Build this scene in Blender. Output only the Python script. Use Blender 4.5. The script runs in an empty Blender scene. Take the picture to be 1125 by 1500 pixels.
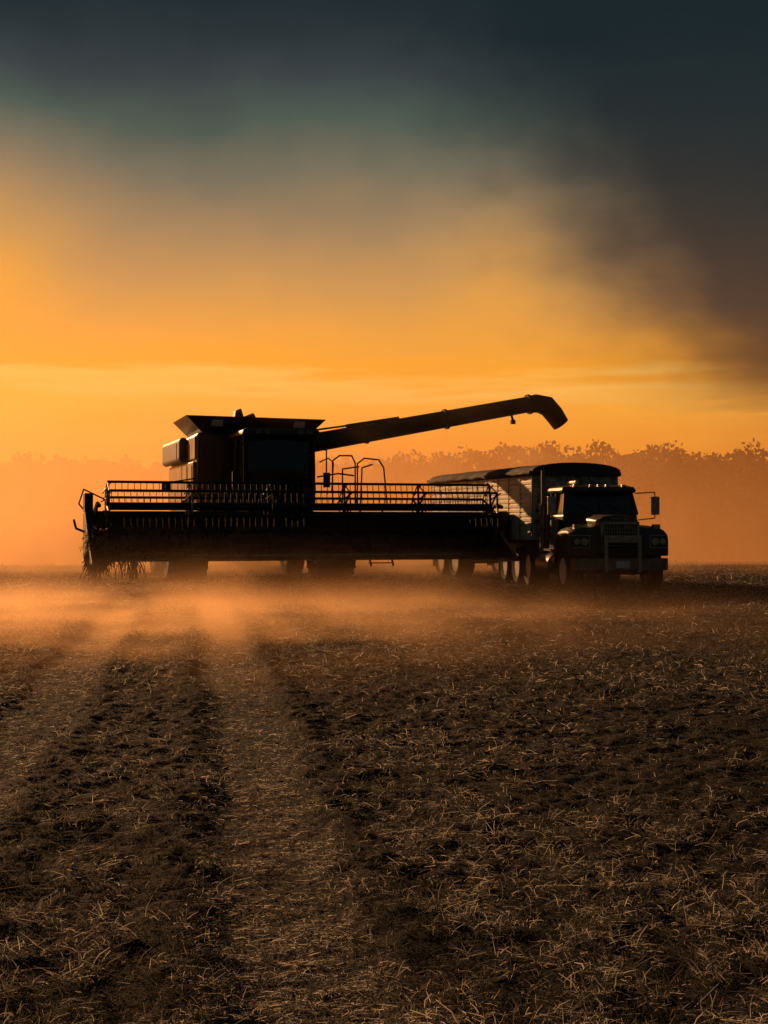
import bpy, math, random
import numpy as np
from mathutils import Vector, Matrix
random.seed(7); rng=np.random.default_rng(11)
scene=bpy.context.scene
R=math.radians
# ------------------------------------------------ materials
def mat(name,col,rough=.6,metal=0,var=.3,scale=6,bump=0,trans=0,emit=None,spec=.4,col2=None):
    m=bpy.data.materials.new(name); m.use_nodes=True; nt=m.node_tree; N=nt.nodes; L=nt.links
    b=N["Principled BSDF"]; b.inputs["Roughness"].default_value=rough; b.inputs["Metallic"].default_value=metal
    b.inputs["Specular IOR Level"].default_value=spec
    tc=N.new("ShaderNodeTexCoord"); no=N.new("ShaderNodeTexNoise"); no.inputs["Scale"].default_value=scale
    no.inputs["Detail"].default_value=6; no.inputs["Roughness"].default_value=.65
    L.new(tc.outputs["Object"],no.inputs["Vector"])
    cr=N.new("ShaderNodeValToRGB"); c=Vector(col)
    c2=Vector(col2) if col2 else c*(1-var)
    cr.color_ramp.elements[0].color=(*c2,1); cr.color_ramp.elements[0].position=.35
    cr.color_ramp.elements[1].color=(*c,1); cr.color_ramp.elements[1].position=.62
    L.new(no.outputs["Fac"],cr.inputs["Fac"]); L.new(cr.outputs["Color"],b.inputs["Base Color"])
    mr=N.new("ShaderNodeMapRange"); mr.inputs[3].default_value=max(0,rough-.12); mr.inputs[4].default_value=min(1,rough+.15)
    L.new(no.outputs["Fac"],mr.inputs[0]); L.new(mr.outputs[0],b.inputs["Roughness"])
    if bump:
        bp=N.new("ShaderNodeBump"); bp.inputs["Strength"].default_value=bump; bp.inputs["Distance"].default_value=.03
        L.new(no.outputs["Fac"],bp.inputs["Height"]); L.new(bp.outputs[0],b.inputs["Normal"])
    if emit:
        b.inputs["Emission Color"].default_value=(*emit[:3],1); b.inputs["Emission Strength"].default_value=emit[3]
    return m
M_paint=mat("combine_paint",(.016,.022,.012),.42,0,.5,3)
M_panel=mat("combine_sunlit_panel",(.45,.29,.08),.4,0,.6,2)  # yellow base colour carries the sunlight on this side of the body
M_black=mat("black_steel",(.012,.012,.012),.5,.2,.4,8)
M_steel=mat("worn_steel",(.22,.19,.15),.4,.8,.5,5)
M_glass=mat("dark_glass",(.01,.012,.012),.08,0,.2,2,spec=.6)
M_tire=mat("tyre_rubber",(.022,.02,.018),.85,0,.5,12,bump=.3)
M_rim=mat("rim_paint",(.45,.36,.2),.5,0,.4,6)
M_wrim=mat("white_rim",(.68,.60,.48),.45,.0,.4,6)
M_truck=mat("truck_paint",(.085,.055,.032),.35,0,.5,4)
M_chrome=mat("chrome_trim",(.52,.40,.27),.32,.8,.4,9)
M_trailer=mat("trailer_warm_white_paint",(.80,.68,.50),.5,0,.3,3)  # white paint warmed so the base colour holds the peach light
M_rusty=mat("trailer_weathered_panel",(.62,.52,.38),.6,0,0,5,col2=(.05,.04,.035))
M_tarp=mat("tarp_cloth",(.06,.05,.045),.85,0,.4,3,bump=.5)
M_light_patch=mat("pale_light_patch",(.8,.76,.68),.25,0,.1,3)  # pale colour painted for bright patches of light on the tank
M_hlamp=mat("headlamp_glass",(.65,.45,.25),.3,.1,.4,14)
M_plate=mat("plate_white",(.6,.6,.6),.5,0,.2,20)
M_stalk=mat("crop_residue",(.14,.09,.045),.8,0,.5,5)
# ------------------------------------------------ mesh accumulator
class Acc:
    def __init__(s): s.v=[]; s.f=[]; s.smooth=False
    def add(s,vs,fs):
        o=len(s.v); s.v+= [tuple(v) for v in vs]; s.f+=[tuple(i+o for i in f) for f in fs]; return s
    def box(s,x0,x1,y0,y1,z0,z1):
        vs=[(x,y,z) for z in (z0,z1) for y in (y0,y1) for x in (x0,x1)]
        return s.add(vs,[(0,2,3,1),(4,5,7,6),(0,1,5,4),(2,6,7,3),(0,4,6,2),(1,3,7,5)])
    def hexa(s,bot,top):
        vs=list(bot)+list(top); n=len(bot)
        fs=[tuple(range(n))[::-1],tuple(range(n,2*n))]+[(i,(i+1)%n,n+(i+1)%n,n+i) for i in range(n)]
        return s.add(vs,fs)
    def cyl(s,p,q,r,r2=None,n=10,cap=True):
        p=Vector(p);q=Vector(q);r2=r if r2 is None else r2
        d=(q-p).normalized(); a=d.orthogonal().normalized(); b=d.cross(a)
        vs=[];fs=[]
        for k,(c,rr) in enumerate(((p,r),(q,r2))):
            for i in range(n):
                t=2*math.pi*i/n; vs.append(c+(a*math.cos(t)+b*math.sin(t))*rr)
        fs=[(i,(i+1)%n,n+(i+1)%n,n+i) for i in range(n)]
        if cap: fs+=[tuple(range(n))[::-1],tuple(range(n,2*n))]
        return s.add(vs,fs)
    def path(s,pts,r,n=8):
        for a,b in zip(pts[:-1],pts[1:]):
            s.cyl(a,b,r,n=n)
            s.ball(b,r*1.02)
        return s
    def ball(s,c,r,n=6):
        c=Vector(c); vs=[c+Vector((0,0,r))]; fs=[]
        for j in range(1,4):
            ph=math.pi*j/4
            for i in range(n):
                t=2*math.pi*i/n; vs.append(c+Vector((math.sin(ph)*math.cos(t),math.sin(ph)*math.sin(t),math.cos(ph)))*r)
        vs.append(c-Vector((0,0,r)))
        for i in range(n):
            fs.append((0,1+i,1+(i+1)%n))
            for j in range(2):
                a=1+j*n; fs.append((a+i,a+n+i,a+n+(i+1)%n,a+(i+1)%n))
            fs.append((1+2*n+i,1+3*n,1+2*n+(i+1)%n))
        return s.add(vs,fs)
    def loft(s,secs,closed=True,cap=True):
        n=len(secs[0]); vs=[p for q in secs for p in q]; fs=[]
        for k in range(len(secs)-1):
            for i in range(n if closed else n-1):
                j=(i+1)%n; fs.append((k*n+i,k*n+j,(k+1)*n+j,(k+1)*n+i))
        if cap: fs+=[tuple(range(n))[::-1],tuple((len(secs)-1)*n+i for i in range(n))]
        return s.add(vs,fs)
    def revx(s,prof,c,n=36):
        secs=[]
        for x,r in prof:
            secs.append([(c[0]+x,c[1]+r*math.cos(2*math.pi*i/n),c[2]+r*math.sin(2*math.pi*i/n)) for i in range(n)])
        return s.loft(secs,True,True)
    def obj(s,name,m,parent=None,bevel=0,smooth=False,seg=2):
        me=bpy.data.meshes.new(name); me.from_pydata(s.v,[],s.f); me.materials.append(m); me.update()
        import bmesh
        bm=bmesh.new(); bm.from_mesh(me); bmesh.ops.recalc_face_normals(bm,faces=bm.faces); bm.to_mesh(me); bm.free()
        o=bpy.data.objects.new(name,me); scene.collection.objects.link(o)
        if parent: o.parent=parent
        if bevel:
            b=o.modifiers.new("b",'BEVEL'); b.width=bevel; b.segments=seg; b.limit_method='ANGLE'; b.angle_limit=R(35)
        if smooth:
            for p in me.polygons: p.use_smooth=True
            try: me.set_sharp_from_angle(angle=R(38))
            except Exception: pass
        return o
def empty(name,loc,yaw):
    e=bpy.data.objects.new(name,None); e.location=loc; e.rotation_euler=(0,0,R(yaw)); scene.collection.objects.link(e); return e
def wheel(parent,nm,c,r,w,rimr,rim_mat,lugs=0,side=-1):
    a=Acc(); h=w/2
    a.revx([(-h*.8,rimr),(-h*.98,rimr+(r-rimr)*.35),(-h,r*.86),(-h*.86,r*.965),(-h*.5,r),(h*.5,r),(h*.86,r*.965),(h,r*.86),(h*.98,rimr+(r-rimr)*.35),(h*.8,rimr)],c)
    if lugs:
        for i in range(lugs):
            for sd in (-1,1):
                t0=2*math.pi*(i+(.5 if sd>0 else 0))/lugs; q=[]
                for (x,dt,rr) in ((0,.10,r*.99),(sd*h*.98,-.10,r*.93)):
                    for ddt in (-.035,.035):
                        for er in (0,.05*r):
                            t=t0+dt+ddt; q.append((c[0]+x,c[1]+(rr+er)*math.cos(t),c[2]+(rr+er)*math.sin(t)))
                a.add(q,[(0,1,3,2),(4,6,7,5),(0,4,5,1),(2,3,7,6),(1,5,7,3),(0,2,6,4)])
    a.obj(nm+"_tyre",M_tire,parent,smooth=True)
    b=Acc(); 
    for sd in (-1,1):
        b.revx([(sd*h*.82,rimr*1.04),(sd*h*.86,rimr*1.0),(sd*h*.7,rimr*.9),(sd*h*.35,rimr*.75),(sd*h*.35,rimr*.3),(sd*h*.75,rimr*.26),(sd*h*.8,rimr*.1)],c)
        for i in range(8):
            t=math.pi*i/4; p=(c[0]+sd*h*.34,c[1]+rimr*.5*math.cos(t),c[2]+rimr*.5*math.sin(t))
            b.cyl(p,(p[0]+sd*.05,p[1],p[2]),rimr*.06,n=6)
    b.obj(nm+"_rim",rim_mat,parent,smooth=True)
# ------------------------------------------------ COMBINE
C=empty("combine_harvester",(-3.65,39,0),17)
a=Acc()
a.hexa([(-1.7,0,1.25),(1.7,0,1.25),(1.7,5.2,1.6),(-1.7,5.2,1.6)],[(-1.7,0,4.2),(1.7,0,4.2),(1.7,5.2,4.1),(-1.7,5.2,4.1)])
a.hexa([(-1.5,5.2,1.7),(1.5,5.2,1.7),(1.3,7.0,1.9),(-1.3,7.0,1.9)],[(-1.5,5.2,3.9),(1.5,5.2,3.9),(1.3,6.8,3.0),(-1.3,6.8,3.0)])
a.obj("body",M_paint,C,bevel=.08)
a=Acc()
a.box(-1.79,-1.703,.15,2.2,2.3,3.38).box(-1.79,-1.703,2.28,5.0,2.1,3.38).box(-1.75,-1.703,.1,1.3,3.45,4.1); a.obj("side_panel",M_panel,C,bevel=.04)
a=Acc(); a.box(-1.98,-1.71,1.5,5.2,3.42,4.14).box(1.71,1.95,1.0,5.2,3.42,4.12); a.obj("engine_shield",M_black,C,bevel=.13,seg=4)
a=Acc(); a.box(-1.995,-1.98,2.0,2.04,3.5,4.0).box(-1.81,-1.79,.3,.36,2.35,3.3).box(-1.81,-1.79,1.2,1.24,2.35,3.3).box(-1.0,-.9,-.06,0,1.9,4.1).box(-1.6,-1.2,-.04,0,2.6,3.9); a.obj("service_hatch",M_black,C,bevel=.02)
a=Acc()
b0=[(-1.55,.05,4.2),(1.6,.05,4.2),(1.6,2.6,4.2),(-1.55,2.6,4.2)]
b1=[(-2.05,-.25,4.66),(2.0,-.25,4.62),(1.98,2.8,4.62),(-1.98,2.8,4.66)]
b2=[(-1.97,-.17,4.66),(1.92,-.17,4.62),(1.9,2.72,4.62),(-1.9,2.72,4.66)]
b3=[(-1.5,.1,4.25),(1.55,.1,4.25),(1.55,2.5,4.25),(-1.5,2.5,4.25)]
a.loft([b0,b1,b2,b3]); a.obj("grain_tank_extension",M_paint,C,bevel=.01)
a=Acc(); a.hexa([(-.55,.6,4.3),(-.1,.6,4.3),(-.1,1.4,4.3),(-.55,1.4,4.3)],[(-.45,.8,4.9),(-.28,.8,4.98),(-.28,1.1,4.98),(-.45,1.1,4.9)])
a.cyl((-1.2,1.2,4.2),(.2,1.2,4.78),.12); a.obj("tank_auger",M_black,C,bevel=.03)
a=Acc()
for x in (-1.15,1.22):
    a.hexa([(x-.17,-.125,4.38),(x+.17,-.125,4.38),(x+.17,-.02,4.36),(x-.17,-.02,4.36)],[(x-.15,-.25,4.54),(x+.15,-.25,4.54),(x+.15,-.14,4.56),(x-.15,-.14,4.56)])
a.obj("tank_light_patch",M_light_patch,C,bevel=.01)  # pale blocks added to stand in for bright light patches, not lamps
a=Acc()
cx0,cx1=-.78,1.12
a.hexa([(cx0+.05,-2.0,1.75),(cx1-.05,-2.0,1.75),(cx1,-.1,1.75),(cx0,-.1,1.75)],[(cx0,-2.25,2.15),(cx1,-2.25,2.15),(cx1,-.1,2.15),(cx0,-.1,2.15)])
a.obj("cab_base",M_paint,C,bevel=.04)
a=Acc(); secs=[]
for z,ex in ((2.15,0),(2.8,.12),(3.4,.16),(3.95,.02)):
    secs.append([(cx0+.04,-2.15-ex*.3,z),(cx0+.4,-2.25-ex,z),((cx0+cx1)/2,-2.32-ex,z),(cx1-.4,-2.25-ex,z),(cx1-.04,-2.15-ex*.3,z),(cx1-.03,-.15,z),(cx0+.03,-.15,z)])
a.loft(secs); a.obj("cab_glass",M_glass,C,smooth=True)
a=Acc()
for x in (cx0,cx1):
    a.path([(x,-2.2,2.1),(x,-2.27,3.0),(x,-2.2,4.0)],.05); a.path([(x,-1.1,2.1),(x,-1.1,4.0)],.04)
a.obj("cab_pillar",M_black,C)
a=Acc(); secs=[]
for z,k in ((3.93,0),(4.0,.12),(4.12,.1),(4.19,-.05)):
    secs.append([(cx0-k,-2.45-k,z),(cx1+k,-2.45-k,z),(cx1+k,0-.02,z),(cx0-k,0-.02,z)])
a.loft(secs); a.obj("cab_roof",M_paint,C,bevel=.03)
a=Acc()
for x in (-.55,-.3,.6,.85): a.box(x,x+.16,-2.6,-2.5,4.03,4.11)
a.obj("roof_light",M_steel,C,bevel=.01)
a=Acc()
for sx,x in ((-1,cx0),(1,cx1)):
    a.path([(x,-2.3,3.8),(x+sx*.3,-2.5,3.6),(x+sx*.3,-2.5,2.9)],.02); a.box(x+sx*.3-.09,x+sx*.3+.09,-2.55,-2.5,2.6,3.0)
a.path([(.1,-2.48,2.25),(.5,-2.5,2.9)],.015)
a.box(.25,.42,-2.0,-1.9,2.3,2.9)
a.obj("cab_mirror_and_wiper",M_black,C)
a=Acc(); a.hexa([(-.75,-3.9,.95),(.75,-3.9,.95),(.75,-.1,1.4),(-.75,-.1,1.4)],[(-.75,-3.9,1.75),(.75,-3.9,1.75),(.75,-.1,2.3),(-.75,-.1,2.3)])
a.cyl((-2.0,0,.98),(2.0,0,.98),.2); a.box(-1.3,1.3,-.3,.5,.85,1.35); a.cyl((-2.1,4.5,.72),(2.1,4.5,.72),.12); a.box(-.6,.6,4.2,4.8,.7,1.8)
a.obj("feeder_house_and_axle",M_black,C,bevel=.03)
for i,x in enumerate((-2.05,2.2)): wheel(C,f"front_wheel_{i}",(x,0,.93),.97,1.1,.48,M_rim,lugs=22)
for i,x in enumerate((-2.1,2.1)): wheel(C,f"rear_wheel_{i}",(x,4.5,.68),.7,.55,.36,M_rim,lugs=18)
a=Acc(); a.box(1.2,2.5,-1.9,-.1,2.1,2.16)
rl=.022
a.path([(1.75,-1.9,2.15),(1.75,-1.9,3.35),(1.95,-1.9,3.5),(2.3,-1.9,3.5),(2.4,-1.9,3.3),(2.4,-1.9,2.15)],rl)
a.path([(1.3,-1.95,2.9),(1.9,-1.95,3.0),(2.35,-1.9,2.95)],rl)
a.path([(2.55,-1.6,2.15),(2.55,-1.6,3.3),(2.75,-1.6,3.45),(3.2,-1.5,3.42),(3.35,-1.5,3.2),(3.45,-1.5,2.2)],rl)
a.path([(2.75,-1.2,2.1),(2.8,-1.2,3.2),(3.1,-1.2,3.3)],rl)
a.path([(2.5,-.2,2.15),(2.5,-.2,3.2),(2.5,-1.9,3.2)],rl)
a.path([(1.35,-2,3.3),(1.6,-2,3.42),(1.75,-2,3.3),(1.7,-2,2.5)],.018)
for i in range(6):
    z=2.0-i*.3; a.box(2.6+i*.06,3.25+i*.06,-1.7,-1.5,z,z+.03)
a.path([(2.6,-1.6,2.1),(2.95,-1.6,.45)],.03).path([(3.25,-1.6,2.1),(3.6,-1.6,.45)],.03)
a.obj("ladder_and_handrail",M_black,C)
a=Acc(); p0=Vector((1.45,1.1,3.93)); p1=Vector((9.0,1.1,5.37))
a.cyl(p0,p1,.29,.25,n=20); a.cyl((1.45,1.1,2.6),p0+Vector((0,0,.1)),.3,n=16)
for t in (.28,.62,.985): q=p0.lerp(p1,t); d=(p1-p0).normalized(); a.cyl(q-d*.04,q+d*.04,.315,n=20)
a.cyl(p0+Vector((.2,-.1,.42)),p0.lerp(p1,.42)+Vector((0,0,.27)),.03)
a.cyl(p0.lerp(p1,.2)+Vector((0,0,.33)),p0.lerp(p1,.42)+Vector((0,0,.29)),.05)
secs=[]
for (x,z,ang,r) in ((8.8,5.33,11,.26),(9.15,5.385,4,.29),(9.5,5.31,-24,.32),(9.75,5.05,-46,.30),(9.98,4.74,-52,.27)):
    t=R(ang); u=Vector((-math.sin(t),0,math.cos(t))); secs.append([Vector((x,1.1,z))+u*r*math.cos(k*math.pi/8)+Vector((0,1,0))*r*math.sin(k*math.pi/8) for k in range(16)])
a.loft(secs)
a.path([(8.3,1.1,5.0),(8.35,1.1,4.85)],.04); a.box(8.27,8.42,1.05,1.15,4.72,4.85)
a.obj("unloading_auger",M_paint,C,smooth=True)
a=Acc(); a.path([(-1.7,-.2,2.9),(-2.6,-.4,2.75)],.02); a.box(-2.75,-2.5,-.45,-.38,2.55,2.8); a.obj("side_marker",M_black,C)
# HEADER
hx0,hx1=-5.0,5.45
a=Acc()
a.box(hx0,hx1,-3.95,-3.85,.85,1.78)
a.box(hx0,hx1,-4.0,-3.8,1.75,1.93)
a.box(hx0,hx1,-3.78,-3.55,1.0,1.2)
a.hexa([(hx0,-5.3,.70),(hx1,-5.3,.70),(hx1,-3.85,.78),(hx0,-3.85,.78)],[(hx0,-5.3,.75),(hx1,-5.3,.75),(hx1,-3.85,.9),(hx0,-3.85,.9)])
a.obj("header_frame",M_paint,C,bevel=.02)
a=Acc(); a.box(hx0+.05,hx1-.05,-5.42,-5.3,.71,.75)
n=int((hx1-hx0)/.076)
for i in range(n):
    x=hx0+.05+i*.076; a.hexa([(x-.02,-5.42,.70),(x+.02,-5.42,.70),(x+.012,-5.3,.70),(x-.012,-5.3,.70)],[(x-.004,-5.56,.72),(x+.004,-5.56,.72),(x+.012,-5.3,.755),(x-.012,-5.3,.755)])
a.obj("cutter_bar",M_steel,C)
a=Acc(); a.cyl((hx0+2.2,-5.35,.82),(hx1-1.2,-5.35,.82),.05,n=10); a.obj("cutter_tube",M_steel,C,smooth=True)
a=Acc(); a.cyl((hx0+.1,-4.35,1.14),(hx1-.1,-4.35,1.14),.2,n=16)
for sgn,xa,xb in ((1,hx0+.15,-.5),(-1,hx1-.15,.6)):
    turns=abs(xb-xa)/.5; K=int(turns*16); vs=[];fs=[]
    for k in range(K+1):
        t=k/16*2*math.pi*sgn; x=xa+(xb-xa)*k/K
        for r in (.19,.33): vs.append((x,-4.35+r*math.cos(t),1.14+r*math.sin(t)))
        if k: q=2*k; fs.append((q-2,q-1,q+1,q))
    a.add(vs,fs)
a.obj("feed_auger",M_black,C,smooth=True)
a=Acc(); rc=(-4.75,2.04); rr=.60
rx0,rx1=hx0+.35,hx1-.15
a.cyl((rx0,rc[0],rc[1]),(rx1,rc[0],rc[1]),.1,n=12)
angs=[90-8+60*k for k in range(6)]
for an in angs:
    y=rc[0]+rr*math.cos(R(an)); z=rc[1]+rr*math.sin(R(an))
    a.cyl((rx0,y,z),(rx1,y,z),.032,n=8)
    x=rx0+.05
    while x<rx1:
        a.cyl((x,y,z),(x+random.uniform(-.01,.01),y-.04,z-.27),.011,n=4,cap=False); x+=.152
for x in np.linspace(rx0,rx1,6):
    for k,an in enumerate(angs):
        y=rc[0]+rr*math.cos(R(an)); z=rc[1]+rr*math.sin(R(an)); an2=angs[(k+1)%6]
        y2=rc[0]+rr*math.cos(R(an2)); z2=rc[1]+rr*math.sin(R(an2))
        a.cyl((x,rc[0],rc[1]),(x,y,z),.026,n=6); a.cyl((x,y,z),(x,y2,z2),.016,n=6)
        a.cyl((x-.12,rc[0]+.3*math.cos(R(an)),rc[1]+.3*math.sin(R(an))),(x+.1,y,z),.016,n=6)
a.obj("reel",M_black,C)
a=Acc()
for x in (hx0+.12,.2,hx1+.02):
    a.path([(x,-3.9,1.95),(x,-4.75,2.1),(x,-5.1,2.05)],.055); a.cyl((x,-3.9,1.3),(x,-4.5,2.0),.035)
a.obj("reel_arm",M_paint,C)
a=Acc()
for x0,x1,s in ((hx0-.14,hx0-.01,-1),(hx1+.01,hx1+.14,1)):
    prof=[(-3.6,.75),(-3.6,1.9),(-4.1,1.95),(-4.7,1.5),(-5.4,1.1),(-6.1,.72),(-6.15,.66),(-5.2,.62)]
    a.loft([[(x0,y,z) for y,z in prof],[(x1,y,z) for y,z in prof]])
a.obj("crop_divider",M_paint,C,bevel=.03)
a=Acc(); a.box(hx1+.15,hx1+.48,-4.6,-3.7,1.05,1.95); a.box(hx1-.1,hx1+.3,-4.9,-4.6,.95,1.45); a.cyl((hx1+.2,-4.3,1.6),(hx1+.55,-4.3,1.6),.22,n=14)
a.obj("drive_gearbox_cover",M_paint,C,bevel=.08)
a=Acc(); a.path([(hx0-.1,-4,1.4),(hx0-.35,-4.2,1.5),(hx0-.4,-4.2,1.7)],.03).path([(hx0-.1,-4,1.9),(hx0-.3,-4.4,2.1),(hx0-.2,-4.6,2.45),(hx0+.3,-4.7,2.2)],.02); a.box(hx0-.2,hx0,-4.9,-4.4,1.9,2.35)
a.obj("reel_drive",M_black,C,bevel=.01)
a=Acc()
def strand(p,L,n=5,w=.008,droop=1):
    p=Vector(p); d=Vector((random.uniform(-1,1),random.uniform(-1,1),random.uniform(-1.2,.3))).normalized()
    vs=[]
    for k in range(n):
        s_=Vector((w,w*.5,0)); vs+= [p-s_,p+s_]; p=p+d*(L/n); d=(d+Vector((random.uniform(-.4,.4),random.uniform(-.3,.3),-.45*droop))).normalized()
    a.add(vs,[(2*k,2*k+1,2*k+3,2*k+2) for k in range(n-1)])
def leafb(p,s_):
    u=Vector((random.gauss(0,1),random.gauss(0,1),random.gauss(0,1))).normalized(); v=u.orthogonal().normalized(); p=Vector(p)
    a.add([p-u*s_,p+v*s_*.5,p+u*s_,p-v*s_*.5],[(0,1,2,3)])
for i in range(650):
    x=hx0+abs(random.gauss(0,.25))-.15; z=random.choice([random.uniform(.7,1.3),random.uniform(.65,.9)]); strand((x,random.uniform(-5.4,-4.9),z),random.uniform(.15,.4))
for i in range(110):
    x=hx0+random.choice([0,.1,.25,.75,.95])+random.gauss(0,.05); strand((x,-5.3,.75),random.uniform(.3,.75),7,.009,1.4)
for i in range(420):
    x=hx0+random.choice([-.1,0,.12,.3,.8])+random.gauss(0,.07); leafb((x,-5.35+random.gauss(0,.08),random.uniform(.12,1.0) if random.random()<.45 else random.uniform(.6,1.6)),random.uniform(.02,.055))
for i in range(1800):
    x=random.uniform(hx0,hx1) if random.random()<.5 else random.choice([random.gauss(-2.6,.9),random.gauss(3.9,.6)])
    if hx0<x<hx1: strand((x,random.uniform(-5.35,-4.6),random.uniform(.8,.97)),random.uniform(.1,.25),4,.006,.5)
a.obj("hanging_crop_residue",M_stalk,C)
# ------------------------------------------------ TRUCK
T=empty("semi_truck",(5.32,32.2,0),8)
for i,x in enumerate((-1.02,1.02)): wheel(T,f"steer_wheel_{i}",(x,0,.5),.5,.28,.3,M_wrim)
k=0
for y in (3.25,4.5,5.9):
    for x in (-.93,.93): wheel(T,f"drive_wheel_{k}",(x,y,.5),.5,.52,.3,M_wrim); k+=1
a=Acc(); a.box(-.45,-.33,-.7,6.3,.6,.85).box(.33,.45,-.7,6.3,.6,.85)
for y in (0,3.25,4.5,5.9): a.cyl((-1,y,.5),(1,y,.5),.09)
a.box(-.6,.6,3.3,4.6,.85,1.0); a.box(-.33,.33,-.6,1.0,.45,.9)
a.obj("chassis_frame",M_black,T,bevel=.01)
a=Acc(); secs=[]
for y,w,zt,zs in ((-.72,.42,1.72,1.62),(-.66,.47,1.8,1.68),(.0,.55,1.86,1.72),(.75,.68,1.9,1.76)):
    secs.append([(-w,y,.85),(-w,y,zs),(-w*.75,y,zt-.02),(0,y,zt+.02),(w*.75,y,zt-.02),(w,y,zs),(w,y,.85)])
a.loft(secs); a.obj("hood",M_truck,T,bevel=.03,smooth=True)
a=Acc()
for s in (-1,1):
    secs=[]
    for y,zt,zb in ((-.78,1.32,.88),(-.7,1.46,.86),(-.4,1.52,.98),(0,1.52,1.12),(.4,1.48,1.05),(.65,1.25,.8),(.8,.95,.62)):
        xi,xo=s*.44,s*1.17
        secs.append([(xi,y,zb),(xi,y,zt+.08),(s*.8,y,zt+.05),(s*1.08,y,zt),(xo,y,zt-.1),(xo,y,zb)])
    a.loft(secs)
a.obj("front_fender",M_truck,T,bevel=.03,smooth=True)
a=Acc()
a.box(-.46,-.40,-.80,-.73,.95,1.66).box(.40,.46,-.80,-.73,.95,1.66).box(-.46,.46,-.80,-.73,1.60,1.66)
for i in range(13): x=-.36+i*.06; a.box(x-.008,x+.008,-.77,-.735,1.2,1.6)
for i in range(6): z=1.0+i*.1; a.box(-.4,.4,-.765,-.732,z,z+.015)
a.obj("grille",M_chrome,T)
a=Acc(); a.box(-.4,.4,-.73,-.722,.95,1.6); a.obj("radiator",M_black,T)
a=Acc()
a.box(-.44,-.35,-1.03,-.97,.5,1.35).box(.35,.44,-1.03,-.97,.5,1.35).box(-.35,.35,-1.03,-.97,1.17,1.35)
a.obj("grille_guard",M_chrome,T,bevel=.015)
a=Acc()
for i in range(7): a.box(-.35,.35,-1.0,-.985,.86+i*.045,.875+i*.045)
a.obj("guard_mesh",M_black,T)
a=Acc(); prof=[(-1.16,-.72),(-1.1,-.93),(-.8,-.97),(.8,-.97),(1.1,-.93),(1.16,-.72),(1.05,-.7),(-1.05,-.7)]
a.loft([[(x,y,.54) for x,y in prof],[(x,y,.82) for x,y in prof]]); a.obj("bumper",M_steel,T,bevel=.02)
a=Acc(); a.box(-.17,.15,-1.045,-1.032,.6,.76); a.obj("licence_plate",M_plate,T,bevel=.005)
a=Acc()
for s in (-1,1):
    a.cyl((s*.84,-.82,1.2),(s*.84,-.76,1.2),.085,n=18); a.cyl((s*1.02,-.82,1.2),(s*1.02,-.76,1.2),.07,n=18)
a.obj("headlight",M_hlamp,T,smooth=True)
a=Acc()
for s in (-1,1):
    x0,x1=sorted((s*.70,s*1.14)); a.box(x0,x1,-.80,-.765,1.05,1.07).box(x0,x1,-.80,-.765,1.33,1.35)
    a.box(min(s*.71,s*.73),max(s*.71,s*.73),-.8,-.765,1.07,1.33)
    a.box(s*.95-.08,s*.95+.08,-.6,-.45,1.5,1.6)
a.obj("headlight_bezel",M_chrome,T)
a=Acc()
for i,x in enumerate((-.16,-.055,.05,.155)): a.box(x-.035,x-.02,-.745,-.728,1.69,1.75).box(x+.02,x+.035,-.745,-.728,1.69,1.75).box(x-.02,x+.02,-.745,-.728,1.72,1.735)
a.obj("hood_badge",M_chrome,T)
a=Acc(); yf,yb=.72,2.1
a.hexa([(-.92,yf,.8),(.92,yf,.8),(.95,yb,.8),(-.95,yb,.8)],[(-.93,yf,1.84),(.93,yf,1.84),(.96,yb,1.84),(-.96,yb,1.84)])
a.obj("cab_body",M_truck,T,bevel=.05)
a=Acc()
a.hexa([(-.90,yf+.03,1.842),(.90,yf+.03,1.842),(.93,yb-.03,1.842),(-.93,yb-.03,1.842)],[(-.82,yf+.22,2.36),(.82,yf+.22,2.36),(.86,yb-.05,2.36),(-.86,yb-.05,2.36)])
a.obj("cab_window_glass",M_glass,T)
a=Acc(); secs=[]
for z,k in ((2.355,.04),(2.42,.07),(2.5,.03),(2.55,-.1)): secs.append([(-.86-k,yf+.2-k*1.5,z),(-.45,yf+.14-k*1.5,z),(.45,yf+.14-k*1.5,z),(.86+k,yf+.2-k*1.5,z),(.9+k,yb,z),(-.9-k,yb,z)])
a.loft(secs); a.obj("cab_roof",M_truck,T,bevel=.02,smooth=True)
a=Acc()
for s in (-1,1):
    a.path([(s*.92,yf+.01,1.84),(s*.83,yf+.2,2.38)],.035); a.path([(s*.95,1.5,1.84),(s*.87,1.5,2.38)],.04); a.path([(s*.95,yb,1.84),(s*.88,yb,2.38)],.05)
a.path([(0,yf,1.84),(0,yf+.19,2.38)],.018); a.path([(-.93,yf,1.85),(.93,yf,1.85)],.02)
a.path([(-.1,yf-.01,1.88),(-.55,yf+.08,2.1)],.01).path([(.6,yf-.01,1.88),(.2,yf+.08,2.1)],.01)
a.obj("window_frame",M_truck,T)
a=Acc()
for x in (-.6,-.2,0,.2,.6): a.box(x-.05,x+.05,yf+.05,yf+.15,2.5,2.56)
a.cyl((-.55,.85,2.62),(-.55,1.5,2.62),.05,n=10)
a.obj("cab_marker_light",M_chrome,T,bevel=.01)
a=Acc()
for s,xm in ((-1,-1.22),(1,1.36)):
    a.path([(s*.9,yf+.1,2.35),(xm,yf+.0,2.38),(xm,yf,1.75),(s*.94,yf+.1,1.7)],.015)
    a.box(xm-.1,xm+.1,yf-.06,yf-.01,1.83,2.27)
a.obj("side_mirror",M_chrome,T,bevel=.01)
a=Acc(); a.cyl((-1.02,2.25,.9),(-1.02,2.25,2.1),.09,n=14); a.cyl((-1.02,2.25,2.1),(-1.02,2.25,2.95),.05,n=12)
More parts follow.
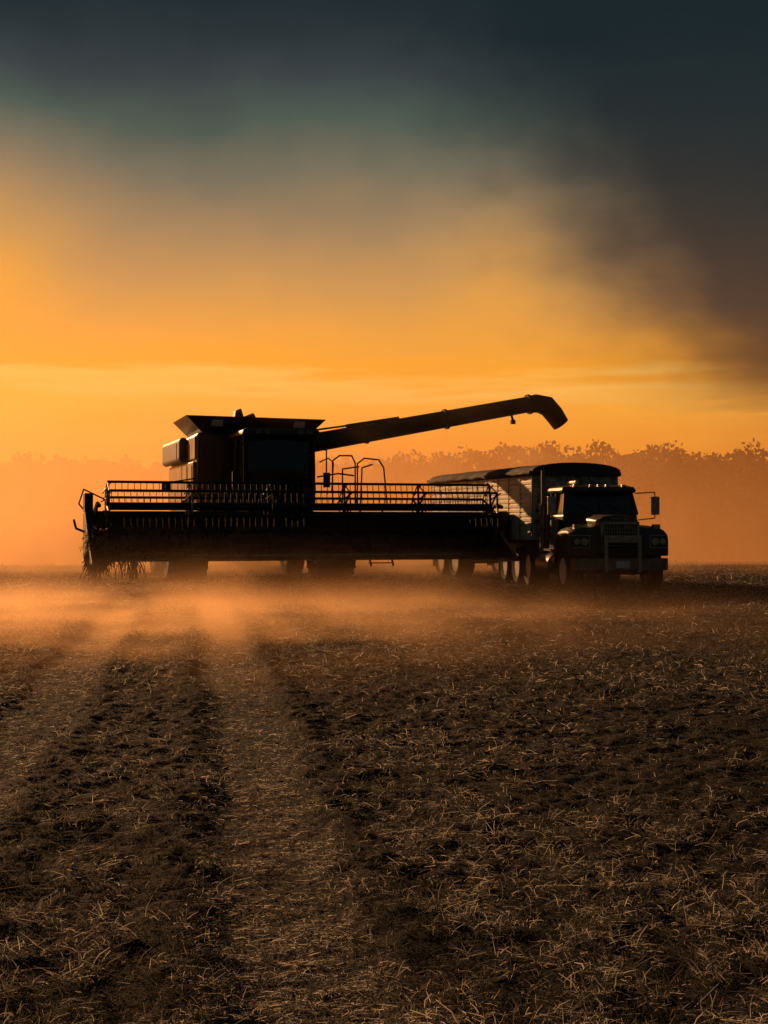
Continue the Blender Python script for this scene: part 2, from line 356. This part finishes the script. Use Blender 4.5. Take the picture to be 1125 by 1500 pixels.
a.cyl((-1.05,.92,1.1),(-1.05,.92,1.7),.14,n=16)
a.obj("exhaust_stack",M_steel,T,smooth=True)
a=Acc(); a.cyl((-.95,1.1,.62),(-.95,2.3,.62),.27,n=20); a.cyl((.95,1.1,.62),(.95,2.3,.62),.27,n=20); a.obj("fuel_tank",M_steel,T,smooth=True)
a=Acc(); a.box(-1.1,-.9,.95,1.9,.95,1.0); a.box(-1.2,-.6,6.5,6.53,.3,.95).box(.6,1.2,6.5,6.53,.3,.95); a.obj("step_and_mudflap",M_black,T)
# ------------------------------------------------ TRAILER
G=empty("grain_trailer",(4.97,35.39,0),17)
W=1.2; L=8.0; zt=2.95; zb=1.2
a=Acc()
a.box(-W,-W+.05,0,L,zb,zt).box(W-.05,W,0,L,zb,zt).box(-W+.05,W-.05,L-.05,L,zb,zt)
a.obj("trailer_side",M_trailer,G)
a=Acc()
for i in range(14):
    z=zb+.12+i*.12
    for s in (-1,1): x0,x1=sorted((s*(W+.002),s*(W+.014))); a.box(x0,x1,.08,L-.08,z,z+.08)
a.obj("side_corrugation",M_trailer,G,bevel=.005)
a=Acc()
for i in range(11):
    y=.02+i*(L-.1)/10
    for s in (-1,1): x0,x1=sorted((s*(W+.002),s*(W+.022))); a.box(x0,x1,y,y+.045,zb-.02,zt-.1)
a.obj("side_post",M_steel,G,bevel=.005)
a=Acc()
for s in (-1,1): x0,x1=sorted((s*(W+.001),s*(W+.045))); a.box(x0,x1,0,L,zt-.1,zt).box(x0,x1,0,L,zb-.1,zb)
a.obj("side_rail",M_steel,G,bevel=.005)
a=Acc(); a.box(-W+.05,W-.05,.0,.05,zb,zt+.0); a.obj("front_bulkhead",M_rusty,G)
a=Acc()
for i in range(11): a.box(-W+.06,W-.06,-.03,-.002,zb+.15+i*.15,zb+.2+i*.15)
for x in (-W+.02,-.4,.4,W-.1): a.box(x,x+.07,-.05,-.031,zb,zt)
a.obj("bulkhead_rib",M_rusty,G,bevel=.005)
a=Acc(); secs=[]
K=40
for k in range(K+1):
    y=-.08+(L+.1)*k/K; bow=.03*math.cos(k*math.pi*2/5)+random.uniform(-.008,.008); sec=[]
    for j in range(15):
        t=math.pi*j/14; x=-math.cos(t)*(W+.06); z=zt-.02+(.24+bow)*math.sin(t)**.75
        sec.append((x,y,z))
    sec.append((W+.06,y,zt-.1)); sec.insert(0,(-W-.06,y,zt-.1)); secs.append(sec)
a.loft(secs); a.obj("roof_tarp",M_tarp,G,smooth=True)
a=Acc(); pts=[(-W-.1,-.1+(L+.15)*k/24,zt-.03+.02*math.sin(k*1.9)) for k in range(25)]
for k in range(24): a.cyl(pts[k],pts[k+1],.055+.012*math.sin(k*2.3),.055+.012*math.sin((k+1)*2.3),n=10)
a.obj("tarp_roll",M_tarp,G,smooth=True)
a=Acc()
for ya,yb2 in ((.9,3.2),(3.4,5.8)):
    a.hexa([(-.35,(ya+yb2)/2-.3,.62),(.35,(ya+yb2)/2-.3,.62),(.35,(ya+yb2)/2+.3,.62),(-.35,(ya+yb2)/2+.3,.62)],[(-W+.06,ya,zb-.005),(W-.06,ya,zb-.005),(W-.06,yb2,zb-.005),(-W+.06,yb2,zb-.005)])
a.obj("hopper",M_trailer,G,bevel=.01)
a=Acc(); a.box(-.5,-.38,.2,L,.95,1.15).box(.38,.5,.2,L,.95,1.15)
for s in (-.8,.8): a.box(s-.05,s+.05,2.0,2.1,.35,1.15); a.box(s-.1,s+.1,1.93,2.17,.33,.36)
for y in (6.0,7.25): a.cyl((-1,y,.5),(1,y,.5),.08)
a.box(-1.2,-.6,7.85,7.88,.3,1.0).box(.6,1.2,7.85,7.88,.3,1.0)
a.obj("trailer_frame",M_black,G,bevel=.01)
k=0
for y in (6.0,7.25):
    for x in (-.93,.93): wheel(G,f"trailer_wheel_{k}",(x,y,.5),.5,.52,.3,M_wrim); k+=1
# ------------------------------------------------ GROUND
def vnoise(x,y,seed):
    xi=np.floor(x).astype(np.int64); yi=np.floor(y).astype(np.int64); fx=x-xi; fy=y-yi
    fx=fx*fx*(3-2*fx); fy=fy*fy*(3-2*fy)
    def h(i,j):
        n=(i*374761393+j*668265263+seed*974634777)&0x7fffffff
        n=((n^(n>>13))*1274126177)&0x7fffffff
        return ((n^(n>>16))&0xffff)/65535.0
    return (h(xi,yi)*(1-fx)+h(xi+1,yi)*fx)*(1-fy)+(h(xi,yi+1)*(1-fx)+h(xi+1,yi+1)*fx)*fy
def tdist(x,y):
    t1=-.16-.137*(y-4)+.04*np.sin(y*.7); return np.abs(x-t1),np.abs(x-(t1-1.75))
def track(x,y):
    d1,d2=tdist(x,y); w=.20+.10*vnoise(x*0+3,y*.8,5)+.08*vnoise(x*4,y*4,15)
    f=lambda d:np.clip((1.3-d/w)*1.7,0,1)
    return np.maximum(f(d1),f(d2)*.85)*np.clip((60-y)/20,0,1)*(.72+.28*vnoise(x*3,y*2,12))
def berm(x,y):
    d1,d2=tdist(x,y); g=lambda d:np.exp(-((d-.46)/.14)**2)
    return np.maximum(g(d1),g(d2)*.8)*(.5+.5*vnoise(x*2,y*1.5,21))*np.clip((40-y)/15,0,1)
def clump(x,y): return .20*vnoise(x*.9+y*.1,y*1.3,1)+.30*vnoise(x*4.6,y*6.2,2)+.50*vnoise(x*12+.3*y,y*16,3)
def gz(x,y):
    sl=.030-.0045*np.clip((x+5)/25,0,1)
    t=np.clip(y-46,0,214); z=-sl*np.where(t<10,t*t/20,t-5)
    near=np.clip((60-y)/30,0,1)*np.clip((40-np.abs(x))/20,0,1)
    tr=track(x,y)
    rel=(clump(x,y)-.5)*.088*(1-.8*tr)+(vnoise(x*18,y*22,4)-.5)*.022*(1-.5*tr)-.04*tr+.035*berm(x,y)
    far=(vnoise(x*.05,y*.05,9)-.5)*.25*np.clip((y-60)/60,0,1)
    return z+rel*near*(1-.4*np.clip((y-22)/10,0,1))+far
def grow(a0,a1,s0,g):
    o=[];p=a0;s=s0
    while p<a1: o.append(p); p+=s; s*=g
    return o
xs=np.arange(-5,5.001,.032).tolist(); r_=grow(5.055,1500,.06,1.06); xs=[-v for v in r_][::-1]+xs+r_
ys=[-v for v in grow(0,300,.8,1.2)][::-1][:-1]+np.arange(0,3,.3).tolist()+np.arange(3,12,.028).tolist()+grow(12,60,.035,1.006)+grow(60.5,2500,1.2,1.06)
xs=np.array(sorted(set(xs))); ys=np.array(sorted(set(ys)))
X,Y=np.meshgrid(xs,ys); Z=gz(X,Y)
nx,ny=len(xs),len(ys)
co=np.stack([X,Y,Z],-1).reshape(-1,3)
I=(np.arange(ny-1)[:,None]*nx+np.arange(nx-1)[None,:]).ravel()
F=np.stack([I,I+1,I+1+nx,I+nx],-1)
def bulk(name,co,F,m,attr=None,smooth=True):
    me=bpy.data.meshes.new(name); me.vertices.add(len(co)); me.vertices.foreach_set("co",co.astype(np.float32).ravel())
    k=F.shape[1]; me.loops.add(F.size); me.loops.foreach_set("vertex_index",F.astype(np.int32).ravel())
    me.polygons.add(len(F)); me.polygons.foreach_set("loop_start",np.arange(0,F.size,k,dtype=np.int32)); me.polygons.foreach_set("loop_total",np.full(len(F),k,dtype=np.int32))
    if smooth: me.polygons.foreach_set("use_smooth",np.ones(len(F),bool))
    me.materials.append(m); me.update(calc_edges=True)
    if attr is not None:
        at=me.attributes.new("tone",'FLOAT','POINT'); at.data.foreach_set("value",attr.astype(np.float32))
    o=bpy.data.objects.new(name,me); scene.collection.objects.link(o); return o
gm=mat("stubble_soil",(.042,.038,.034),.95,0,.6,2.3,spec=.1,col2=(.025,.025,.025))
nt=gm.node_tree; n2=nt.nodes.new("ShaderNodeTexNoise"); n2.inputs["Scale"].default_value=22; n2.inputs["Detail"].default_value=8; n2.inputs["Roughness"].default_value=.8
tc=nt.nodes.new("ShaderNodeTexCoord"); nt.links.new(tc.outputs["Object"],n2.inputs["Vector"])
bp=nt.nodes.new("ShaderNodeBump"); bp.inputs["Strength"].default_value=.9; bp.inputs["Distance"].default_value=.05
nt.links.new(n2.outputs["Fac"],bp.inputs["Height"]); nt.links.new(bp.outputs[0],nt.nodes["Principled BSDF"].inputs["Normal"])
bulk("field_ground",co,F,gm)
# ------------------------------------------------ STRAW
def attrmat(name,stops,transl=.35,rough=.8):
    m=bpy.data.materials.new(name); m.use_nodes=True; nt=m.node_tree; N=nt.nodes; Lk=nt.links
    b=N["Principled BSDF"]; b.inputs["Roughness"].default_value=rough; b.inputs["Specular IOR Level"].default_value=.15
    at=N.new("ShaderNodeAttribute"); at.attribute_name="tone"; cr=N.new("ShaderNodeValToRGB")
    cr.color_ramp.elements[0].position=0; cr.color_ramp.elements[0].color=(*stops[0][1],1)
    cr.color_ramp.elements[1].position=1; cr.color_ramp.elements[1].color=(*stops[-1][1],1)
    for p,c in stops[1:-1]: e=cr.color_ramp.elements.new(p); e.color=(*c,1)
    Lk.new(at.outputs["Fac"],cr.inputs["Fac"]); Lk.new(cr.outputs["Color"],b.inputs["Base Color"])
    t=N.new("ShaderNodeBsdfTranslucent"); Lk.new(cr.outputs["Color"],t.inputs["Color"]); mx=N.new("ShaderNodeMixShader"); mx.inputs[0].default_value=transl
    Lk.new(b.outputs[0],mx.inputs[1]); Lk.new(t.outputs[0],mx.inputs[2]); Lk.new(mx.outputs[0],N["Material Output"].inputs["Surface"]); return m
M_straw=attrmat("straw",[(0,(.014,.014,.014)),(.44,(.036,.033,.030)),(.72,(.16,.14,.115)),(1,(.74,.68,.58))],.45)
NS=660000
u=rng.random(NS); inv=1/3.0+(1/58-1/3.0)*u; y=1/inv
m_=rng.random(NS)<.4; y[m_]=3.0*(58/3.0)**rng.random(m_.sum())
x=(rng.random(NS)*2-1)*(.36*y+1.4)
tr=track(x,y); cl=clump(x,y); bm_=berm(x,y)
keep=rng.random(NS)<(.58+.7*np.clip(cl-.35,0,.5)+.35*tr); x,y,tr,cl,bm_=x[keep],y[keep],tr[keep],cl[keep],bm_[keep]; n=len(x)
z=gz(x,y); sc=np.maximum(1,y/11)**.75
Ls=(.022+.065*rng.random(n)**1.7)*sc*(1-.4*tr); w=(.0008+.0011*rng.random(n))*np.maximum(1,y/7)**.95
az=rng.random(n)*2*np.pi; pit=np.abs(rng.normal(0,.5,n))*(1-.8*tr)+.02
up=rng.random(n)<.07*(1-.8*tr); pit[up]=rng.uniform(.7,1.4,up.sum()); pit=np.minimum(pit,1.4)
d=np.stack([np.cos(az)*np.cos(pit),np.sin(az)*np.cos(pit),np.sin(pit)],-1)
side=np.stack([-np.sin(az),np.cos(az),rng.normal(0,.8,n)],-1); side/=np.linalg.norm(side,axis=1)[:,None]
base=np.stack([x,y,z+rng.random(n)*.035*(1-.7*tr)],-1)
bend=rng.normal(0,.4,(n,3)); bend[:,2]=-np.abs(bend[:,2])*.8
pts=[]
for t in (0,.5,1.0):
    p=base+d*(Ls*t)[:,None]+bend*(Ls*t*t)[:,None]
    ww=(w*(1-.5*t))[:,None]; pts+= [p-side*ww,p+side*ww]
co=np.stack(pts,1).reshape(-1,3)
b=np.arange(n)*6; F=np.concatenate([np.stack([b,b+1,b+3,b+2],-1),np.stack([b+2,b+3,b+5,b+4],-1)])
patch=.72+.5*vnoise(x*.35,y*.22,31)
rv=np.clip(rng.random(n)**1.6*(.5+1.0*np.clip(cl*1.9-.5,0,1))*patch*(1-.35*bm_)+.62*tr*rng.random(n)**.6,0,1)  # straw lighter on clump tops, darker in hollows: light put into colour
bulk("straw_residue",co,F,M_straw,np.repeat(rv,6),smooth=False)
# ------------------------------------------------ TREELINE
M_leaf=attrmat("treeline_foliage",[(0,(.015,.02,.01)),(.5,(.035,.045,.02)),(1,(.08,.08,.03))],.2)
cs=[];rs=[];trunk=Acc()
for row,(yy,cnt) in enumerate(((228,75),(241,75),(256,75))):
    for i in range(cnt):
        tx=-230+460*(i+random.uniform(.15,.85))/cnt; ty=yy+random.uniform(-4,4)
        g=float(gz(np.array([tx]),np.array([ty]))[0])
        H=random.uniform(18.0,19.6)+(.8 if tx>15 else 0)+row*.6+.8*math.sin(tx*.06)
        if random.random()<.1: H+=1.0
        if tx<-20: H-=.4
        cw=random.uniform(4.6,6.2)
        nb=18; q=1080
        trunk.cyl((tx,ty,g-.3),(tx+random.uniform(-.4,.4),ty,g+H*.8),.35,.1,n=6)
        for bkt in range(nb):
            hz=.12+.80*(bkt+random.random())/nb; rad=cw*math.sqrt(max(.05,1-((hz-.5)/.62)**2))*random.uniform(.15,.8); t=random.uniform(0,6.28)
            c=np.array([tx+rad*math.cos(t),ty+rad*math.sin(t),g+H*hz]); br=random.uniform(1.8,2.9)
            if hz>.85: br*=.9
            trunk.cyl((tx,ty,g+H*hz*.7),tuple(c),.12,.04,n=4)
            pp=rng.normal(0,1,(q//nb,3)); pp/=np.linalg.norm(pp,axis=1)[:,None]; pp*=br*(rng.random((len(pp),1))**.45); pp[:,2]*=.75
            cs.append(c+pp); rs.append(np.clip(np.full(len(pp),random.uniform(0,.7))+rng.normal(0,.15,len(pp))+pp[:,2]*.1,0,1))
k=80000; ux=rng.uniform(-235,235,k); uy=rng.uniform(222,258,k); ug=gz(ux,uy); cs.append(np.stack([ux,uy,ug+rng.random(k)*(15.2+3.5*vnoise(ux*.12,uy*.1,8))],-1)); rs.append(rng.random(k)*.5)
c=np.concatenate(cs); rv=np.concatenate(rs); n=len(c)
a1=rng.normal(0,1,(n,3)); a1/=np.linalg.norm(a1,axis=1)[:,None]; a2=np.cross(a1,rng.normal(0,1,(n,3))); a2/=np.linalg.norm(a2,axis=1)[:,None]
s_=rng.uniform(.25,.55,n)[:,None]; s_[-k:]*=1.8
co=np.stack([c-a1*s_,c+a2*s_*.7,c+a1*s_,c-a2*s_*.7],1).reshape(-1,3); b=np.arange(n)*4
tl=empty("treeline",(0,0,0),0)
o=bulk("foliage",co,np.stack([b,b+1,b+2,b+3],-1),M_leaf,np.repeat(rv,4),smooth=False); o.parent=tl
trunk.obj("trunks",mat("bark",(.05,.04,.03),.9),tl)
# ------------------------------------------------ DUST / HAZE volumes
def vol(name,bb,build,g,col,step=1.0):
    m=bpy.data.materials.new(name); m.use_nodes=True; nt=m.node_tree; N=nt.nodes; Lk=nt.links; N.remove(N["Principled BSDF"])
    sct=N.new("ShaderNodeVolumeScatter"); sct.inputs["Color"].default_value=(*col,1); sct.inputs["Anisotropy"].default_value=g
    ab=N.new("ShaderNodeVolumeAbsorption"); ab.inputs["Color"].default_value=(*col,1)
    ad=N.new("ShaderNodeAddShader"); Lk.new(sct.outputs[0],ad.inputs[0]); Lk.new(ab.outputs[0],ad.inputs[1])
    Lk.new(ad.outputs[0],N["Material Output"].inputs["Volume"])
    def Mt(op,*ar,clamp=False):
        nd=N.new("ShaderNodeMath"); nd.operation=op; nd.use_clamp=clamp
        for i,v in enumerate(ar):
            if isinstance(v,(int,float)): nd.inputs[i].default_value=v
            else: Lk.new(v,nd.inputs[i])
        return nd.outputs[0]
    tc=N.new("ShaderNodeTexCoord"); sp=N.new("ShaderNodeSeparateXYZ"); Lk.new(tc.outputs["Object"],sp.inputs[0])
    den=build(Mt,sp.outputs,tc.outputs["Object"],N,Lk); Lk.new(den,sct.inputs["Density"]); Lk.new(den,ab.inputs["Density"])
    a=Acc(); a.box(*bb); o=a.obj(name,m); m.cycles.volume_step_rate=step; return o
def mr(N,Lk,v,a,b,c,d):
    sx=N.new("ShaderNodeMapRange"); sx.interpolation_type='SMOOTHSTEP'; Lk.new(v,sx.inputs[0])
    for i,q in ((1,a),(2,b),(3,c),(4,d)): sx.inputs[i].default_value=q
    return sx.outputs[0]
def haze(Mt,P,v,N,Lk):
    e=Mt('EXPONENT',Mt('MULTIPLY',Mt('ADD',P[2],5),-1/7.5))
    top=mr(N,Lk,P[2],11,23,1,0)
    return Mt('MULTIPLY',Mt('MULTIPLY',Mt('MULTIPLY',e,top),mr(N,Lk,P[0],-30,38,1.45,.5)),.027)
vol("haze",(-260,260,50,270,-8,24),haze,.5,(1,.54,.23),1.2)
def dust(Mt,P,v,N,Lk):
    # low rolling dust on the ground, taller plume behind the combine
    dx=Mt('DIVIDE',Mt('ADD',P[0],4.4),6.3); dy=Mt('DIVIDE',Mt('ADD',P[1],-24),6)
    g1=Mt('MULTIPLY',Mt('EXPONENT',Mt('MULTIPLY',Mt('ADD',Mt('MULTIPLY',dx,dx),Mt('MULTIPLY',dy,dy)),-1)),.62)
    e1=Mt('EXPONENT',Mt('MULTIPLY',Mt('MAXIMUM',P[2],0),-1/.19))
    ex=Mt('DIVIDE',Mt('ADD',P[0],4.0),11); ey=Mt('DIVIDE',Mt('ADD',P[1],-46),4.5)
    g2=Mt('MULTIPLY',Mt('EXPONENT',Mt('MULTIPLY',Mt('ADD',Mt('MULTIPLY',ex,ex),Mt('MULTIPLY',ey,ey)),-1)),.48)
    e2=Mt('EXPONENT',Mt('MULTIPLY',Mt('MAXIMUM',P[2],0),-1/2.1))
    no=N.new("ShaderNodeTexNoise"); no.inputs["Scale"].default_value=.5; no.inputs["Detail"].default_value=4; Lk.new(v,no.inputs["Vector"])
    q=Mt('MULTIPLY',Mt('MAXIMUM',Mt('SUBTRACT',no.outputs["Fac"],.38),0),6)
    return Mt('MULTIPLY',Mt('ADD',Mt('MULTIPLY',g1,e1),Mt('MULTIPLY',g2,e2)),q)
vol("dust_cloud",(-24,14,12,49.5,-.3,6),dust,.5,(1,.62,.32),.55)
# ------------------------------------------------ WORLD
SUN_AZ,SUN_EL=-36,17
w=bpy.data.worlds.new("World"); scene.world=w; w.use_nodes=True; nt=w.node_tree; N=nt.nodes; Lk=nt.links
bg=N["Background"]; out=N["World Output"]
def Mt(op,*ar,clamp=False):
    nd=N.new("ShaderNodeMath"); nd.operation=op; nd.use_clamp=clamp
    for i,v in enumerate(ar):
        if isinstance(v,(int,float)): nd.inputs[i].default_value=v
        else: Lk.new(v,nd.inputs[i])
    return nd.outputs[0]
def SS(v,a,b,c=0,d=1): return mr(N,Lk,v,a,b,c,d)
tc=N.new("ShaderNodeTexCoord"); sp=N.new("ShaderNodeSeparateXYZ"); Lk.new(tc.outputs["Generated"],sp.inputs[0])
az=Mt('ARCTAN2',sp.outputs[0],sp.outputs[1]); el=sp.outputs[2]
def noise2(sx,sz,scale,det=4,off=0):
    cb=N.new("ShaderNodeCombineXYZ"); Lk.new(Mt('MULTIPLY',az,sx),cb.inputs[0]); Lk.new(Mt('MULTIPLY',el,sz),cb.inputs[1]); cb.inputs[2].default_value=off
    n_=N.new("ShaderNodeTexNoise"); n_.inputs["Scale"].default_value=scale; n_.inputs["Detail"].default_value=det; n_.inputs["Roughness"].default_value=.55
    Lk.new(cb.outputs[0],n_.inputs["Vector"]); return Mt('SUBTRACT',n_.outputs["Fac"],.5)
big=noise2(1,1.4,6,3,2.3); streak=noise2(1.2,14,5,6,7.1); mid=noise2(1,1.8,16,5,4.4)
Lf=Mt('MULTIPLY',Mt('MULTIPLY',SS(az,-.18,-.31),SS(el,.33,.22)),SS(el,.12,.18))
low=SS(el,.15,.10,0,1); hi=SS(el,.10,.16,0,1)
pa=Mt('DIVIDE',Mt('ADD',az,-.08),.05); pe=Mt('DIVIDE',Mt('ADD',el,-.19),.05)
plume=Mt('EXPONENT',Mt('MULTIPLY',Mt('ADD',Mt('MULTIPLY',pa,pa),Mt('MULTIPLY',pe,pe)),-1))
el2=Mt('ADD',Mt('SUBTRACT',el,Mt('ADD',Mt('MULTIPLY',Lf,.05),Mt('MULTIPLY',plume,.026))),Mt('ADD',Mt('MULTIPLY',Mt('ADD',Mt('MULTIPLY',big,.05),Mt('MULTIPLY',mid,.02)),hi),Mt('MULTIPLY',Mt('MULTIPLY',streak,low),.07)))
def ramp(st,v):
    cr=N.new("ShaderNodeValToRGB"); el_=cr.color_ramp.elements
    el_[0].position=st[0][0]*2; el_[0].color=(*st[0][1],1); el_[1].position=min(1,st[-1][0]*2); el_[1].color=(*st[-1][1],1)
    for p,c in st[1:-1]: e=el_.new(p*2); e.color=(*c,1)
    Lk.new(Mt('MULTIPLY',v,2),cr.inputs[0]); return cr.outputs[0]
cA=ramp([(0,(.80,.25,.03)),(.055,(.94,.34,.022)),(.085,(.98,.44,.045)),(.10,(.98,.52,.10)),(.113,(.94,.38,.028)),(.135,(.82,.36,.055)),(.17,(.57,.30,.09)),(.21,(.34,.225,.11)),(.25,(.165,.155,.105)),(.283,(.07,.100,.080)),(.312,(.044,.056,.060)),(.342,(.022,.031,.036)),(.36,(.015,.025,.030)),(.5,(.008,.015,.019))],el2)
elr=Mt('ADD',el,Mt('MULTIPLY',streak,.07))
cB=ramp([(0,(.35,.13,.03)),(.055,(.60,.21,.03)),(.078,(.68,.30,.05)),(.092,(.18,.09,.022)),(.115,(.065,.044,.022)),(.16,(.038,.037,.029)),(.22,(.024,.031,.029)),(.28,(.017,.026,.029)),(.36,(.010,.019,.023)),(.5,(.007,.013,.017))],elr)
Rf=SS(Mt('ADD',Mt('ADD',az,Mt('MULTIPLY',Mt('SUBTRACT',el,.1),.7)),Mt('ADD',Mt('MULTIPLY',big,.12),Mt('MULTIPLY',mid,.07))),.12,.31)
mx=N.new("ShaderNodeMix"); mx.data_type='RGBA'; Lk.new(Rf,mx.inputs[0]); Lk.new(cA,mx.inputs[6]); Lk.new(cB,mx.inputs[7])
back=SS(Mt('ABSOLUTE',Mt('ADD',az,.25)),.7,1.5)
mb=N.new("ShaderNodeMix"); mb.data_type='RGBA'; Lk.new(back,mb.inputs[0]); Lk.new(mx.outputs[2],mb.inputs[6]); mb.inputs[7].default_value=(.020,.034,.040,1)
Lk.new(mb.outputs[2],bg.inputs[0]); bg.inputs[1].default_value=1.0
sky=N.new("ShaderNodeTexSky"); sky.sky_type='NISHITA'; sky.sun_disc=False; sky.sun_elevation=R(SUN_EL); sky.sun_rotation=R(SUN_AZ)
bg2=N.new("ShaderNodeBackground"); Lk.new(sky.outputs[0],bg2.inputs[0]); bg2.inputs[1].default_value=.0003
ad=N.new("ShaderNodeAddShader"); Lk.new(bg.outputs[0],ad.inputs[0]); Lk.new(bg2.outputs[0],ad.inputs[1]); Lk.new(ad.outputs[0],out.inputs[0])
sl=bpy.data.lights.new("sun",'SUN'); sl.energy=5.0; sl.angle=R(.6); sl.color=(1.25,.64,.27)
so=bpy.data.objects.new("sun",sl); scene.collection.objects.link(so)
d=Vector((math.sin(R(SUN_AZ))*math.cos(R(SUN_EL)),math.cos(R(SUN_AZ))*math.cos(R(SUN_EL)),math.sin(R(SUN_EL))))
so.rotation_euler=d.to_track_quat('Z','Y').to_euler()
cd=bpy.data.cameras.new("camera"); cd.sensor_fit='VERTICAL'; cd.sensor_height=24; cd.lens=32; cd.clip_end=5000; cd.clip_start=.05
cam=bpy.data.objects.new("camera",cd); cam.location=(0,0,1.6); cam.rotation_euler=(R(90+math.degrees(math.atan(18/2000))),0,0)
scene.collection.objects.link(cam); scene.camera=cam
scene.view_settings.view_transform='Standard'; scene.view_settings.look='None'; scene.view_settings.exposure=0
